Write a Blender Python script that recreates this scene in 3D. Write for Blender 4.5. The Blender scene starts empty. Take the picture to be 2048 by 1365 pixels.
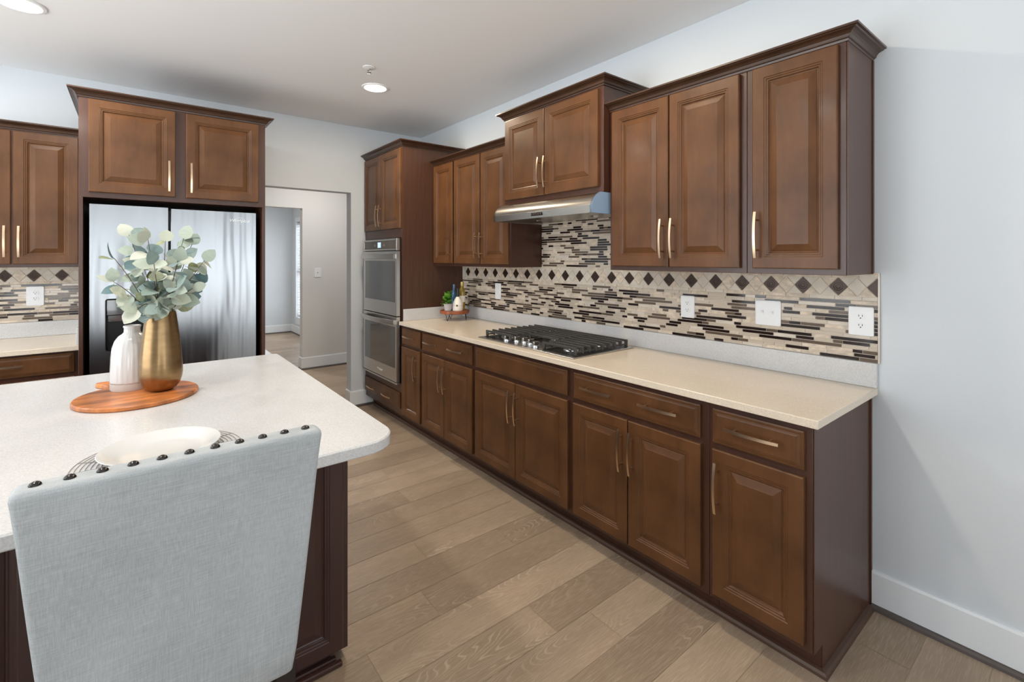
import bpy, bmesh, math, random
from mathutils import Vector, Matrix
random.seed(7)
R = math.radians
SC = bpy.context.scene
COL = SC.collection

# ---------------------------------------------------------------- camera
cam_d = bpy.data.cameras.new('camera')
cam_d.sensor_width = 36.0
cam_d.lens = 952.9 / 2048 * 36.0
cam_d.shift_y = -(682.5 - 517.16) / 2048
cam_d.clip_start = 0.05
cam = bpy.data.objects.new('camera', cam_d)
COL.objects.link(cam)
cam.location = (-2.4128, -4.6044, 1.4505)
cam.rotation_euler = (R(90), 0, -0.6715)
SC.camera = cam

# ---------------------------------------------------------------- view, sky, lamps
SC.view_settings.view_transform = 'Standard'
SC.view_settings.look = 'None'
SC.view_settings.gamma = 1.0
SC.view_settings.use_curve_mapping = False
SC.view_settings.exposure = 0.33
H = 2.74
SKY = 2.8            # strength of the overcast sky outside the windows
LAMP = 11.0          # watts of each recessed ceiling lamp
LAMP_COL = (1.0, 0.96, 0.91)
AISLE_COL = (1.0, 0.83, 0.62)   # the aisle lamps have warmer bulbs
w = bpy.data.worlds.new('overcast_sky')
SC.world = w
w.use_nodes = True
bg = w.node_tree.nodes['Background']
LOW_GLOW = 6.0         # added glow below the horizon, brightens the ceiling through the windows
wt = w.node_tree
tcw = wt.nodes.new('ShaderNodeTexCoord')
sep = wt.nodes.new('ShaderNodeSeparateXYZ')
rmp = wt.nodes.new('ShaderNodeMapRange')
rmp.inputs['From Min'].default_value = -.06
rmp.inputs['From Max'].default_value = .06
mxw = wt.nodes.new('ShaderNodeMix')
mxw.data_type = 'RGBA'
wt.links.new(tcw.outputs['Generated'], sep.inputs[0])
wt.links.new(sep.outputs['Z'], rmp.inputs['Value'])
wt.links.new(rmp.outputs[0], mxw.inputs['Factor'])
mxw.inputs['A'].default_value = (LOW_GLOW * .94, LOW_GLOW * .98, LOW_GLOW, 1)
mxw.inputs['B'].default_value = (SKY * .88, SKY * .94, SKY, 1)
wt.links.new(mxw.outputs['Result'], bg.inputs['Color'])
bg.inputs['Strength'].default_value = 1.0


def lamp(name, loc, rot, power, color, size, size_y=None, shape='DISK', portal=False, parent=None, spread=180):
    d = bpy.data.lights.new(name, 'AREA')
    d.energy = power
    d.color = color
    d.shape = shape
    d.size = size
    d.spread = R(spread)
    if size_y: d.size_y = size_y
    o = bpy.data.objects.new(name, d)
    COL.objects.link(o)
    o.location = loc
    o.rotation_euler = rot
    if parent: o.parent = parent
    if portal: d.cycles.is_portal = True
    return o


# daylight portals sit in the window openings; the left one is an unseen addition
REARW = [(-4.4, -3.2), (-2.9, -1.7), (-1.4, -.2)]
PORT = [((sum(q) / 2, -8.55, 1.3), (R(90), 0, 0), 1.2, 2.0) for q in REARW] + [((-5.55, -2.45, 1.25), (R(90), 0, R(-90)), 3.5, 2.3),
        ((0.10, 4.6, 1.24), (R(90), 0, R(90)), 1.0, 1.83)]
for i, (l, r, sx, sy) in enumerate(PORT):
    lamp('window_portal', l, r, 1, (1, 1, 1), sx, sy, 'RECTANGLE', True)


# ---------------------------------------------------------------- materials
def lin(c):
    return tuple((x / 255 / 12.92) if x / 255 <= .04045 else ((x / 255 + .055) / 1.055) ** 2.4 for x in c)


def mat(name, col, rough=.5, metal=0.0, spec=.5, coat=0.0, emit=None, estr=0.0, trans=0.0, ior=1.45, noise=None, bump=None, srgb=True):
    """noise = (scale xyz, amount, detail); bump = (scale xyz, strength)"""
    m = bpy.data.materials.new(name)
    m.use_nodes = True
    nt = m.node_tree
    b = nt.nodes['Principled BSDF']
    c = lin(col) if srgb else col
    b.inputs['Base Color'].default_value = (*c, 1)
    b.inputs['Roughness'].default_value = rough
    b.inputs['Metallic'].default_value = metal
    b.inputs['Specular IOR Level'].default_value = spec
    b.inputs['Coat Weight'].default_value = coat
    b.inputs['Coat Roughness'].default_value = .15
    b.inputs['Transmission Weight'].default_value = trans
    b.inputs['IOR'].default_value = ior
    if emit:
        b.inputs['Emission Color'].default_value = (*emit, 1)
        b.inputs['Emission Strength'].default_value = estr
    tc = nt.nodes.new('ShaderNodeTexCoord')

    def tex(scale, detail):
        mp = nt.nodes.new('ShaderNodeMapping')
        mp.inputs['Scale'].default_value = scale
        n = nt.nodes.new('ShaderNodeTexNoise')
        n.inputs['Scale'].default_value = 1
        n.inputs['Detail'].default_value = detail
        nt.links.new(tc.outputs['Object'], mp.inputs['Vector'])
        nt.links.new(mp.outputs['Vector'], n.inputs['Vector'])
        return n
    prev = None
    for nz in ([noise] if noise and not isinstance(noise, list) else (noise or [])):
        n = tex(nz[0], nz[2])
        mr = nt.nodes.new('ShaderNodeMapRange')
        mr.inputs['From Min'].default_value = .3
        mr.inputs['From Max'].default_value = .7
        mr.inputs['To Min'].default_value = 1 - nz[1]
        mr.inputs['To Max'].default_value = 1 + nz[1]
        nt.links.new(n.outputs['Fac'], mr.inputs['Value'])
        vm = nt.nodes.new('ShaderNodeVectorMath')
        vm.operation = 'SCALE'
        if prev is None:
            vm.inputs[0].default_value = c
        else:
            nt.links.new(prev, vm.inputs[0])
        nt.links.new(mr.outputs['Result'], vm.inputs['Scale'])
        prev = vm.outputs[0]
    if prev is not None:
        nt.links.new(prev, b.inputs['Base Color'])
    if bump:
        n = tex(bump[0], 2)
        bp = nt.nodes.new('ShaderNodeBump')
        bp.inputs['Strength'].default_value = bump[1]
        bp.inputs['Distance'].default_value = bump[2] if len(bump) > 2 else .01
        nt.links.new(n.outputs['Fac'], bp.inputs['Height'])
        nt.links.new(bp.outputs['Normal'], b.inputs['Normal'])
    return m


M = {}
M['wall'] = mat('wall_paint', (212, 218, 223), .55, noise=((3, 3, 3), .01, 2))
M['ceil'] = mat('ceiling_paint', (242, 242, 242), .8)
M['hall'] = mat('hall_paint', (220, 219, 217), .6)
M['trim'] = mat('white_trim_paint', (232, 236, 239), .3)
M['wood'] = mat('stained_maple', (92, 60, 35), .36, spec=.32, coat=.06, noise=[((7, 7, 5), .26, 4), ((60, 60, 9), .06, 2)])
M['frame'] = mat('cabinet_frame_maple', (71, 43, 31), .34, coat=.15, noise=[((40, 40, 4), .12, 2)])
M['panel'] = mat('cabinet_side_veneer', (78, 52, 39), .36, spec=.4, coat=.08, noise=[((90, 90, 3), .13, 2)])
M['crown'] = mat('crown_maple', (66, 43, 29), .34, coat=.1, noise=[((8, 8, 8), .15, 2)])
M['isl'] = mat('island_maple', (66, 44, 40), .36, coat=.15, noise=[((6, 6, 3), .10, 2)])
M['shoe'] = mat('shoe_moulding', (78, 56, 44), .4)
M['greyshoe'] = mat('grey_shoe_moulding', (86, 78, 74), .45)
M['brass'] = mat('champagne_bronze', (216, 190, 160), .28, 1.0)
M['quartz'] = mat('white_quartz', (208, 208, 208), .22, spec=.5, noise=[((260, 260, 260), .09, 1), ((4, 4, 4), .03, 3)])
M['cream'] = mat('warm_lit_quartz', (222, 209, 190), .22, spec=.5, noise=[((260, 260, 260), .08, 1), ((4, 4, 4), .03, 3)])  # quartz with warm lamp light painted into both counter slabs
M['steel'] = mat('brushed_steel', (196, 194, 190), .27, 1.0, noise=((1, 400, 3), .05, 1))
M['fridge'] = mat('fridge_steel', (152, 155, 158), .24, 1.0, bump=((7, 1, .6), .8, .02))
M['hood'] = mat('hood_steel', (190, 184, 174), .26, 1.0, noise=((2, 300, 300), .05, 1))
M['bluecap'] = mat('pale_blue_cap', (160, 190, 222), .4, .3)  # pale blue colour of one hood end cap
M['oven'] = mat('oven_steel', (205, 204, 202), .28, 1.0)
M['chrome'] = mat('polished_chrome', (225, 228, 232), .08, 1.0)
M['black'] = mat('black_plastic', (14, 15, 17), .35)
M['iron'] = mat('cast_iron', (62, 61, 60), .42, spec=.5)
M['glassblk'] = mat('black_oven_glass', (34, 34, 36), .05, spec=.8, coat=1.0)
M['ctrl'] = mat('oven_control_glass', (74, 66, 56), .12, spec=.7)
M['screen'] = mat('oven_display', (160, 190, 215), .2, emit=(.55, .75, .95), estr=.7)
M['plate'] = mat('white_plastic_plate', (238, 240, 242), .28)
M['slot'] = mat('dark_slot', (60, 60, 62), .5)
M['china'] = mat('white_glazed_china', (218, 218, 217), .10, coat=.5)
M['whitevase'] = mat('white_glazed_ceramic', (212, 210, 208), .10, coat=.6)
M['rawceramic'] = mat('unglazed_ceramic', (206, 198, 192), .7)
M['goldvase'] = mat('brushed_antique_gold', (150, 123, 88), .30, 1.0, noise=[((20, 20, 60), .12, 3)], bump=((90, 90, 12), .08, .002))
M['acacia'] = mat('acacia_wood', (190, 116, 62), .38, coat=.2, noise=[((5, 26, 5), .5, 4), ((9, 3, 9), .3, 1), ((30, 120, 30), .08, 2)])
M['acaciadark'] = mat('acacia_slice', (142, 78, 44), .4, noise=[((12, 40, 12), .4, 3)])
M['darkwood'] = mat('espresso_wood', (34, 26, 24), .35)
M['nail'] = mat('gunmetal_nail', (74, 72, 70), .18, 1.0)
M['rim'] = mat('lamp_trim', (244, 244, 244), .4)
M['lens'] = mat('lamp_lens', (255, 255, 255), .4, emit=(1, .95, .88), estr=9)
M['glass'] = mat('window_glass', (245, 250, 255), .02, trans=1.0, ior=1.02)
M['blind'] = mat('white_blind', (240, 242, 245), .6)
M['grout'] = mat('tile_grout', (222, 210, 194), .8)
M['t_dark'] = mat('dark_brown_glass_tile', (38, 25, 21), .10)
M['t_taupe'] = mat('taupe_glass_tile', (100, 85, 72), .12)
M['t_beige'] = mat('beige_glass_tile', (198, 184, 166), .14, coat=.5)
M['t_trav'] = mat('travertine_tile', (212, 197, 178), .5, noise=[((38, 38, 60), .22, 3)])
M['t_cream'] = mat('cream_marble_tile', (212, 202, 188), .45, noise=[((16, 16, 16), .10, 3)])
M['t_bronze'] = mat('bronze_relief_tile', (62, 46, 38), .35, .4)
M['tiletrim'] = mat('tile_edge_trim', (190, 182, 172), .4, .5)
M['stem'] = mat('brown_stem', (84, 66, 56), .7)
M['potgrey'] = mat('grey_pot', (196, 190, 190), .6)
M['soil'] = mat('soil', (60, 46, 36), .9)
M['oil'] = mat('olive_oil_glass', (150, 122, 24), .06, spec=.6, coat=.6)
M['goldcap'] = mat('gold_foil_cap', (186, 160, 104), .35, .7)
M['blueglass'] = mat('blue_glass', (48, 92, 130), .08, coat=.6)
M['navy'] = mat('navy_cap', (20, 24, 34), .3)
M['label'] = mat('paper_label', (240, 234, 222), .6)
M['ink'] = mat('label_ink', (60, 46, 34), .6)
M['gold_ink'] = mat('label_gold_ink', (176, 140, 72), .5)
M['logo'] = mat('silver_lettering', (236, 237, 238), .35, .3)
M['grey_logo'] = mat('grey_lettering', (150, 150, 152), .4)
M['floor_shape'] = mat('pale_floor_shape', (226, 228, 232), .9, noise=((60, 60, 60), .08, 2))
M['mat'] = mat('woven_wire', (150, 148, 144), .5)
M['leafgreen'] = None


def fabric():
    m = mat('linen_fabric', (188, 193, 196), .9, spec=.2)
    nt = m.node_tree
    b = nt.nodes['Principled BSDF']
    tc = nt.nodes['Texture Coordinate']
    outs = []
    for sc in ((620, 620, 16), (22, 22, 620), (5, 5, 3)):
        mp = nt.nodes.new('ShaderNodeMapping')
        mp.inputs['Scale'].default_value = sc
        n = nt.nodes.new('ShaderNodeTexNoise')
        n.inputs['Scale'].default_value = 1
        n.inputs['Detail'].default_value = 2
        nt.links.new(tc.outputs['Object'], mp.inputs['Vector'])
        nt.links.new(mp.outputs['Vector'], n.inputs['Vector'])
        outs.append(n.outputs['Fac'])
    a = nt.nodes.new('ShaderNodeMath'); a.operation = 'ADD'
    nt.links.new(outs[0], a.inputs[0]); nt.links.new(outs[1], a.inputs[1])
    a2 = nt.nodes.new('ShaderNodeMath'); a2.operation = 'ADD'
    nt.links.new(a.outputs[0], a2.inputs[0]); nt.links.new(outs[2], a2.inputs[1])
    r = nt.nodes.new('ShaderNodeValToRGB')
    mr = nt.nodes.new('ShaderNodeMapRange')
    mr.inputs['From Min'].default_value = 1.1; mr.inputs['From Max'].default_value = 1.9
    nt.links.new(a2.outputs[0], mr.inputs['Value'])
    r.color_ramp.elements[0].color = (*lin((160, 165, 168)), 1)
    r.color_ramp.elements[1].color = (*lin((190, 195, 197)), 1)
    nt.links.new(mr.outputs['Result'], r.inputs['Fac'])
    nt.links.new(r.outputs['Color'], b.inputs['Base Color'])
    bp = nt.nodes.new('ShaderNodeBump'); bp.inputs['Strength'].default_value = .15; bp.inputs['Distance'].default_value = .002
    nt.links.new(a.outputs[0], bp.inputs['Height']); nt.links.new(bp.outputs['Normal'], b.inputs['Normal'])
    return m


M['fabric'] = fabric()


def attr_leaf(name, cols, rough=.55):
    """leaf colour picked per leaf from a stored random number"""
    m = mat(name, (120, 140, 120), rough, spec=.3)
    nt = m.node_tree
    b = nt.nodes['Principled BSDF']
    at = nt.nodes.new('ShaderNodeAttribute'); at.attribute_name = 'rnd'
    r = nt.nodes.new('ShaderNodeValToRGB')
    r.color_ramp.interpolation = 'LINEAR'
    while len(r.color_ramp.elements) < len(cols): r.color_ramp.elements.new(.5)
    for i, c in enumerate(cols):
        r.color_ramp.elements[i].position = i / (len(cols) - 1)
        r.color_ramp.elements[i].color = (*lin(c), 1)
    nt.links.new(at.outputs['Fac'], r.inputs['Fac'])
    nt.links.new(r.outputs['Color'], b.inputs['Base Color'])
    b.inputs['Subsurface Weight'].default_value = 0.0
    return m


M['euca'] = attr_leaf('eucalyptus_leaf', [(98, 126, 132), (128, 148, 146), (158, 172, 160), (186, 194, 178), (206, 208, 194), (140, 146, 100)])
M['herb'] = attr_leaf('green_leaf', [(46, 104, 34), (92, 160, 50), (150, 196, 90)], .4)


def floor_mat():
    m = mat('oak_floor', (160, 136, 110), .42, spec=.4)
    nt = m.node_tree
    b = nt.nodes['Principled BSDF']
    L = nt.links.new
    at = nt.nodes.new('ShaderNodeAttribute'); at.attribute_name = 'rnd'
    tc = nt.nodes['Texture Coordinate']
    # every plank gets its own stretch of grain
    off = nt.nodes.new('ShaderNodeVectorMath'); off.operation = 'SCALE'
    off.inputs[0].default_value = (17.3, 9.1, 31.7)
    L(at.outputs['Fac'], off.inputs['Scale'])
    add = nt.nodes.new('ShaderNodeVectorMath'); add.operation = 'ADD'
    L(tc.outputs['Object'], add.inputs[0]); L(off.outputs[0], add.inputs[1])

    def mp(sc, src=None):
        q = nt.nodes.new('ShaderNodeMapping'); q.inputs['Scale'].default_value = sc
        L(src or add.outputs[0], q.inputs['Vector'])
        return q.outputs[0]
    # cathedral figure: bands of a slowly warped field
    n1 = nt.nodes.new('ShaderNodeTexNoise'); n1.inputs['Scale'].default_value = 1; n1.inputs['Detail'].default_value = 1.0
    L(mp((1.1, 7.5, 1)), n1.inputs['Vector'])
    n3 = nt.nodes.new('ShaderNodeTexNoise'); n3.inputs['Scale'].default_value = 1; n3.inputs['Detail'].default_value = 2
    L(mp((14, 30, 1)), n3.inputs['Vector'])
    mix = nt.nodes.new('ShaderNodeMath'); mix.operation = 'MULTIPLY_ADD'
    L(n3.outputs['Fac'], mix.inputs[0]); mix.inputs[1].default_value = .035; L(n1.outputs['Fac'], mix.inputs[2])
    s = nt.nodes.new('ShaderNodeMath'); s.operation = 'MULTIPLY'; L(mix.outputs[0], s.inputs[0]); s.inputs[1].default_value = 230
    sn = nt.nodes.new('ShaderNodeMath'); sn.operation = 'SINE'; L(s.outputs[0], sn.inputs[0])
    p = nt.nodes.new('ShaderNodeMapRange'); p.inputs['From Min'].default_value = .55; p.inputs['From Max'].default_value = 1.0
    L(sn.outputs[0], p.inputs['Value'])
    # fine brushed pores
    n2 = nt.nodes.new('ShaderNodeTexNoise'); n2.inputs['Scale'].default_value = 1; n2.inputs['Detail'].default_value = 3
    L(mp((16, 330, 1)), n2.inputs['Vector'])
    p2 = nt.nodes.new('ShaderNodeMapRange'); p2.inputs['From Min'].default_value = .46; p2.inputs['From Max'].default_value = .66
    L(n2.outputs['Fac'], p2.inputs['Value'])
    # patches where the figure shows
    n4 = nt.nodes.new('ShaderNodeTexNoise'); n4.inputs['Scale'].default_value = 1; n4.inputs['Detail'].default_value = 2
    L(mp((1.3, 3.5, 1)), n4.inputs['Vector'])
    p4 = nt.nodes.new('ShaderNodeMapRange'); p4.inputs['From Min'].default_value = .46; p4.inputs['From Max'].default_value = .66
    L(n4.outputs['Fac'], p4.inputs['Value'])
    g = nt.nodes.new('ShaderNodeMath'); g.operation = 'MULTIPLY'; L(p.outputs[0], g.inputs[0]); L(p4.outputs[0], g.inputs[1])
    g2 = nt.nodes.new('ShaderNodeMath'); g2.operation = 'MULTIPLY'; L(p2.outputs[0], g2.inputs[0]); g2.inputs[1].default_value = .45
    gm = nt.nodes.new('ShaderNodeMath'); gm.operation = 'MAXIMUM'; L(g.outputs[0], gm.inputs[0]); L(g2.outputs[0], gm.inputs[1])
    base = nt.nodes.new('ShaderNodeValToRGB')
    base.color_ramp.elements[0].color = (*lin((146, 127, 108)), 1)
    base.color_ramp.elements[1].color = (*lin((170, 150, 129)), 1)
    L(at.outputs['Fac'], base.inputs['Fac'])
    mx = nt.nodes.new('ShaderNodeMix'); mx.data_type = 'RGBA'
    f = nt.nodes.new('ShaderNodeMath'); f.operation = 'MULTIPLY'; L(gm.outputs[0], f.inputs[0]); f.inputs[1].default_value = .52
    L(f.outputs[0], mx.inputs['Factor'])
    L(base.outputs['Color'], mx.inputs['A'])
    mx.inputs['B'].default_value = (*lin((212, 195, 174)), 1)
    # slow tone drift along a board
    n5 = nt.nodes.new('ShaderNodeTexNoise'); n5.inputs['Scale'].default_value = 1; n5.inputs['Detail'].default_value = 3
    L(mp((2.2, 6, 1)), n5.inputs['Vector'])
    p5 = nt.nodes.new('ShaderNodeMapRange'); p5.inputs['From Min'].default_value = .3; p5.inputs['From Max'].default_value = .7
    p5.inputs['To Min'].default_value = .88; p5.inputs['To Max'].default_value = 1.1
    L(n5.outputs['Fac'], p5.inputs['Value'])
    sc = nt.nodes.new('ShaderNodeVectorMath'); sc.operation = 'SCALE'
    L(mx.outputs['Result'], sc.inputs[0]); L(p5.outputs[0], sc.inputs['Scale'])
    L(sc.outputs[0], b.inputs['Base Color'])
    bp = nt.nodes.new('ShaderNodeBump'); bp.inputs['Strength'].default_value = .12; bp.inputs['Distance'].default_value = .001
    L(gm.outputs[0], bp.inputs['Height']); L(bp.outputs['Normal'], b.inputs['Normal'])
    return m


M['floor'] = floor_mat()
M['seam'] = mat('floor_seam', (176, 156, 130), .7)


# ---------------------------------------------------------------- helpers
def thing(name, label, cat, loc=(0, 0, 0), rotz=0.0, group=None):
    o = bpy.data.objects.new(name, None)
    o.empty_display_size = .1
    COL.objects.link(o)
    o.location = loc
    o.rotation_euler = (0, 0, rotz)
    o['label'] = label; o['category'] = cat
    if group: o['group'] = group
    return o


def tag(o, label, cat, group=None):
    o['label'] = label; o['category'] = cat
    if group: o['group'] = group
    return o


def obj(name, bm, mats, parent=None, loc=(0, 0, 0), rot=(0, 0, 0), smooth=False, bevel=0.0, seg=2, label=None):
    me = bpy.data.meshes.new(name)
    bmesh.ops.recalc_face_normals(bm, faces=bm.faces)
    bm.to_mesh(me); bm.free()
    return obj_me(name, me, mats, parent, loc, rot, smooth, bevel, seg, label)


def obj_me(name, me, mats, parent=None, loc=(0, 0, 0), rot=(0, 0, 0), smooth=False, bevel=0.0, seg=2, label=None):
    if mats is not None and not me.materials:
        for m in (mats if isinstance(mats, (list, tuple)) else [mats]): me.materials.append(m)
    o = bpy.data.objects.new(name, me)
    COL.objects.link(o)
    o.location = loc; o.rotation_euler = rot
    if parent: o.parent = parent
    if smooth:
        for p in me.polygons: p.use_smooth = True
        if smooth != 'all':
            try: me.set_sharp_from_angle(angle=R(40))
            except Exception: pass
    if bevel:
        md = o.modifiers.new('bevel', 'BEVEL'); md.width = bevel; md.segments = seg; md.limit_method = 'ANGLE'
        for p in me.polygons: p.use_smooth = True
        try: me.set_sharp_from_angle(angle=R(40))
        except Exception: pass
    if label: o['label'] = label
    return o


def struct(name, bm, mats, **k):
    o = obj(name, bm, mats, **k)
    o['kind'] = 'structure'
    return o


def B(): return bmesh.new()


def box(bm, x0, x1, y0, y1, z0, z1, mi=0):
    v = [bm.verts.new((x, y, z)) for x in (x0, x1) for y in (y0, y1) for z in (z0, z1)]
    fs = []
    for a in ((0, 1, 3, 2), (4, 6, 7, 5), (0, 4, 5, 1), (2, 3, 7, 6), (0, 2, 6, 4), (1, 5, 7, 3)):
        f = bm.faces.new([v[i] for i in a]); f.material_index = mi; fs.append(f)
    return fs


def lathe(bm, prof, n=40, c=(0, 0), mi=0, sx=1, sy=1, cap=True, rib=0, ribn=0):
    rings = []
    for (r, z) in prof:
        ring = []
        for i in range(n):
            a = 2 * math.pi * i / n
            rr = r * (1 + rib * math.cos(a * ribn)) if rib else r
            ring.append(bm.verts.new((c[0] + rr * sx * math.cos(a), c[1] + rr * sy * math.sin(a), z)))
        rings.append(ring)
    for a, b in zip(rings, rings[1:]):
        for i in range(n):
            f = bm.faces.new((a[i], a[(i + 1) % n], b[(i + 1) % n], b[i])); f.material_index = mi
    if cap:
        f = bm.faces.new(rings[0][::-1]); f.material_index = mi
        f = bm.faces.new(rings[-1]); f.material_index = mi
    return rings


def tube(bm, pts, r, n=8, mi=0, r2=None):
    pts = [Vector(p) for p in pts]
    rings = []
    up = Vector((0, 0, 1))
    for i, p in enumerate(pts):
        d = (pts[min(i + 1, len(pts) - 1)] - pts[max(i - 1, 0)]).normalized()
        a = d.cross(up if abs(d.z) < .95 else Vector((1, 0, 0))).normalized()
        b = d.cross(a).normalized()
        rr = r if r2 is None else r + (r2 - r) * i / (len(pts) - 1)
        rings.append([bm.verts.new(p + a * rr * math.cos(2 * math.pi * k / n) + b * rr * math.sin(2 * math.pi * k / n)) for k in range(n)])
    for a, b in zip(rings, rings[1:]):
        for k in range(n):
            f = bm.faces.new((a[k], a[(k + 1) % n], b[(k + 1) % n], b[k])); f.material_index = mi
    for ring in (rings[0][::-1], rings[-1]):
        f = bm.faces.new(ring); f.material_index = mi


def rings_panel(bm, w, h, loops, x0=0, z0=0, mi=0):
    """nested rectangles (inset, y) from the back edge to the flat centre field"""
    rs = []
    for (i, y) in loops:
        rs.append([bm.verts.new((x0 + a, y, z0 + b)) for a, b in ((i, i), (w - i, i), (w - i, h - i), (i, h - i))])
    for a, b in zip(rs, rs[1:]):
        for k in range(4):
            f = bm.faces.new((a[k], a[(k + 1) % 4], b[(k + 1) % 4], b[k])); f.material_index = mi
    bm.faces.new(rs[-1]).material_index = mi
    bm.faces.new(rs[0][::-1]).material_index = mi


def extrude_profile(bm, prof, x0, x1, mi=0):
    """closed profile of (y, z) extruded along x"""
    a = [bm.verts.new((x0, y, z)) for y, z in prof]
    b = [bm.verts.new((x1, y, z)) for y, z in prof]
    n = len(prof)
    for k in range(n):
        bm.faces.new((a[k], a[(k + 1) % n], b[(k + 1) % n], b[k])).material_index = mi
    bm.faces.new(a[::-1]).material_index = mi
    bm.faces.new(b).material_index = mi


def sweep(bm, path, prof, z):
    """moulding profile (out, up) swept along a plan path with mitred corners; outward is right of travel"""
    P = [Vector((p[0], p[1])) for p in path]
    nor = []
    for a, b in zip(P, P[1:]):
        d = (b - a).normalized(); nor.append(Vector((d.y, -d.x)))
    rings = []
    for i, p in enumerate(P):
        if i == 0: m = nor[0]
        elif i == len(P) - 1: m = nor[-1]
        else:
            m = nor[i - 1] + nor[i]; m = m / m.dot(nor[i])
        rings.append([bm.verts.new((p.x + m.x * o, p.y + m.y * o, z + u)) for o, u in prof])
    n = len(prof)
    for a, b in zip(rings, rings[1:]):
        for k in range(n):
            bm.faces.new((a[k], a[(k + 1) % n], b[(k + 1) % n], b[k]))
    bm.faces.new(rings[0][::-1]); bm.faces.new(rings[-1])


def rrect(w2, d2, r, n=5):
    """rounded rectangle outline centred on the origin"""
    out = []
    for cx, cy, a0 in ((w2 - r, d2 - r, 0), (-w2 + r, d2 - r, 90), (-w2 + r, -d2 + r, 180), (w2 - r, -d2 + r, 270)):
        for i in range(n + 1):
            a = R(a0 + 90 * i / n)
            out.append((cx + r * math.cos(a), cy + r * math.sin(a)))
    return out


def loft(bm, rings, mi=0):
    vs = [[bm.verts.new(p) for p in r] for r in rings]
    n = len(vs[0])
    for a, b in zip(vs, vs[1:]):
        for k in range(n):
            bm.faces.new((a[k], a[(k + 1) % n], b[(k + 1) % n], b[k])).material_index = mi
    bm.faces.new(vs[0][::-1]).material_index = mi; bm.faces.new(vs[-1]).material_index = mi


def prism(bm, outline, z0, z1, mi=0, ch=0.0):
    if ch:
        c = Vector((sum(p[0] for p in outline) / len(outline), sum(p[1] for p in outline) / len(outline)))
        ins = []
        n = len(outline)
        for i in range(n):
            a = Vector(outline[i - 1]); b = Vector(outline[(i + 1) % n]); d = (b - a).normalized()
            nrm = Vector((-d.y, d.x))
            ins.append((outline[i][0] + nrm.x * ch, outline[i][1] + nrm.y * ch))
        loft(bm, [[(x, y, z0) for x, y in ins], [(x, y, z0 + ch) for x, y in outline],
                  [(x, y, z1 - ch) for x, y in outline], [(x, y, z1) for x, y in ins]], mi)
    else:
        loft(bm, [[(x, y, z0) for x, y in outline], [(x, y, z1) for x, y in outline]], mi)


def text_mesh(body, size, depth=.0006, shear=0.0):
    c = bpy.data.curves.new('lettering', 'FONT')
    c.body = body; c.size = size; c.extrude = depth; c.align_x = 'CENTER'; c.align_y = 'CENTER'; c.shear = shear
    o = bpy.data.objects.new('lettering', c)
    COL.objects.link(o)
    dg = bpy.context.evaluated_depsgraph_get()
    me = bpy.data.meshes.new_from_object(o.evaluated_get(dg))
    bpy.data.objects.remove(o); bpy.data.curves.remove(c)
    me.materials.clear()
    return me


# ---------------------------------------------------------------- setting
XL, YB = -5.6, -8.6     # left wall, wall behind the viewer
bm = B()
# oak planks, each a quad with its own tone; joints at measured places, others random
rnd = bm.loops.layers.float.new('rnd') if hasattr(bm.loops.layers, 'float') else None
PW = .1792
known = {2: [-1.117], 5: [-1.30], 6: [-.90], 7: [-1.435], 8: [-1.745], 9: [-1.125], 10: [-.95]}
lay = []
box(bm, XL, .04, YB, .06, -.06, -.0012, 1)
box(bm, -3.2, .04, .06, 5.46, -.06, -.0012, 1)
box(bm, .04, 1.6, .12, 1.95, -.06, -.0012, 1)
k0 = int((-1.834 - 5.46) / PW) - 1
for k in range(-41, 40):
    y1 = -1.834 - (k - 1) * PW + PW; y0 = y1 - PW
    # row index: row k spans y0..y1 with row 1 ending at the seam -1.834
    ya, yb = max(y0, YB), min(y1, 5.46)
    if yb - ya < .01: continue
    lo, hi = (XL, .04) if yb <= .13 else ((-3.2, 1.6) if yb < 2.1 else (-3.2, .04))
    js = list(known.get(k, []))
    if js:
        x = js[0]
        a = x
        while a < hi: a += random.uniform(1.3, 2.1); js.append(a)
        a = x
        while a > lo: a -= random.uniform(1.3, 2.1); js.append(a)
    else:
        a = lo - random.uniform(0, 1.5)
        while a < hi: a += random.uniform(.9, 2.1); js.append(a)
    xs = sorted([j for j in js if lo + .05 < j < hi - .05] + [lo, hi])
    for xa, xb in zip(xs, xs[1:]):
        g = .0011
        v = [bm.verts.new(p) for p in ((xa + g, ya + g, 0), (xb - g, ya + g, 0), (xb - g, yb - g, 0), (xa + g, yb - g, 0))]
        f = bm.faces.new(v)
        t = random.random()
        for l in f.loops: l[rnd] = t
floor = struct('floor', bm, [M['floor'], M['seam']])

bm = B()
box(bm, XL, .12, YB, 5.6, H, H + .1); box(bm, .12, 1.7, .12, 2.07, H, H + .1)
struct('ceiling', bm, M['ceil'])
bm = B(); box(bm, 0, .12, YB, .12, 0, H)
struct('wall_right', bm, M['wall'])
OX0, OX1, OZ = -1.655, -.755, 2.09
bm = B()
box(bm, XL, OX0, 0, .12, 0, H); box(bm, OX1, 0, 0, .12, 0, H); box(bm, OX0, OX1, 0, .12, OZ, H)
struct('wall_back', bm, M['wall'])
bm = B()                                            # left wall with an unseen wide window added for daylight
box(bm, XL - .12, XL, YB, -4.2, 0, H); box(bm, XL - .12, XL, -.7, .12, 0, H)
box(bm, XL - .12, XL, -4.2, -.7, 0, .1); box(bm, XL - .12, XL, -4.2, -.7, 2.4, H)
struct('wall_left', bm, M['wall'])
bm = B()                                            # wall behind the viewer, glazed doors
xs = [XL - .12] + [v for q in REARW for v in q] + [.12]
for a, b in zip(xs[::2], xs[1::2]): box(bm, a, b, YB - .12, YB, 0, H)
for a, b in REARW: box(bm, a, b, YB - .12, YB, 0, .3); box(bm, a, b, YB - .12, YB, 2.3, H)
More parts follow.
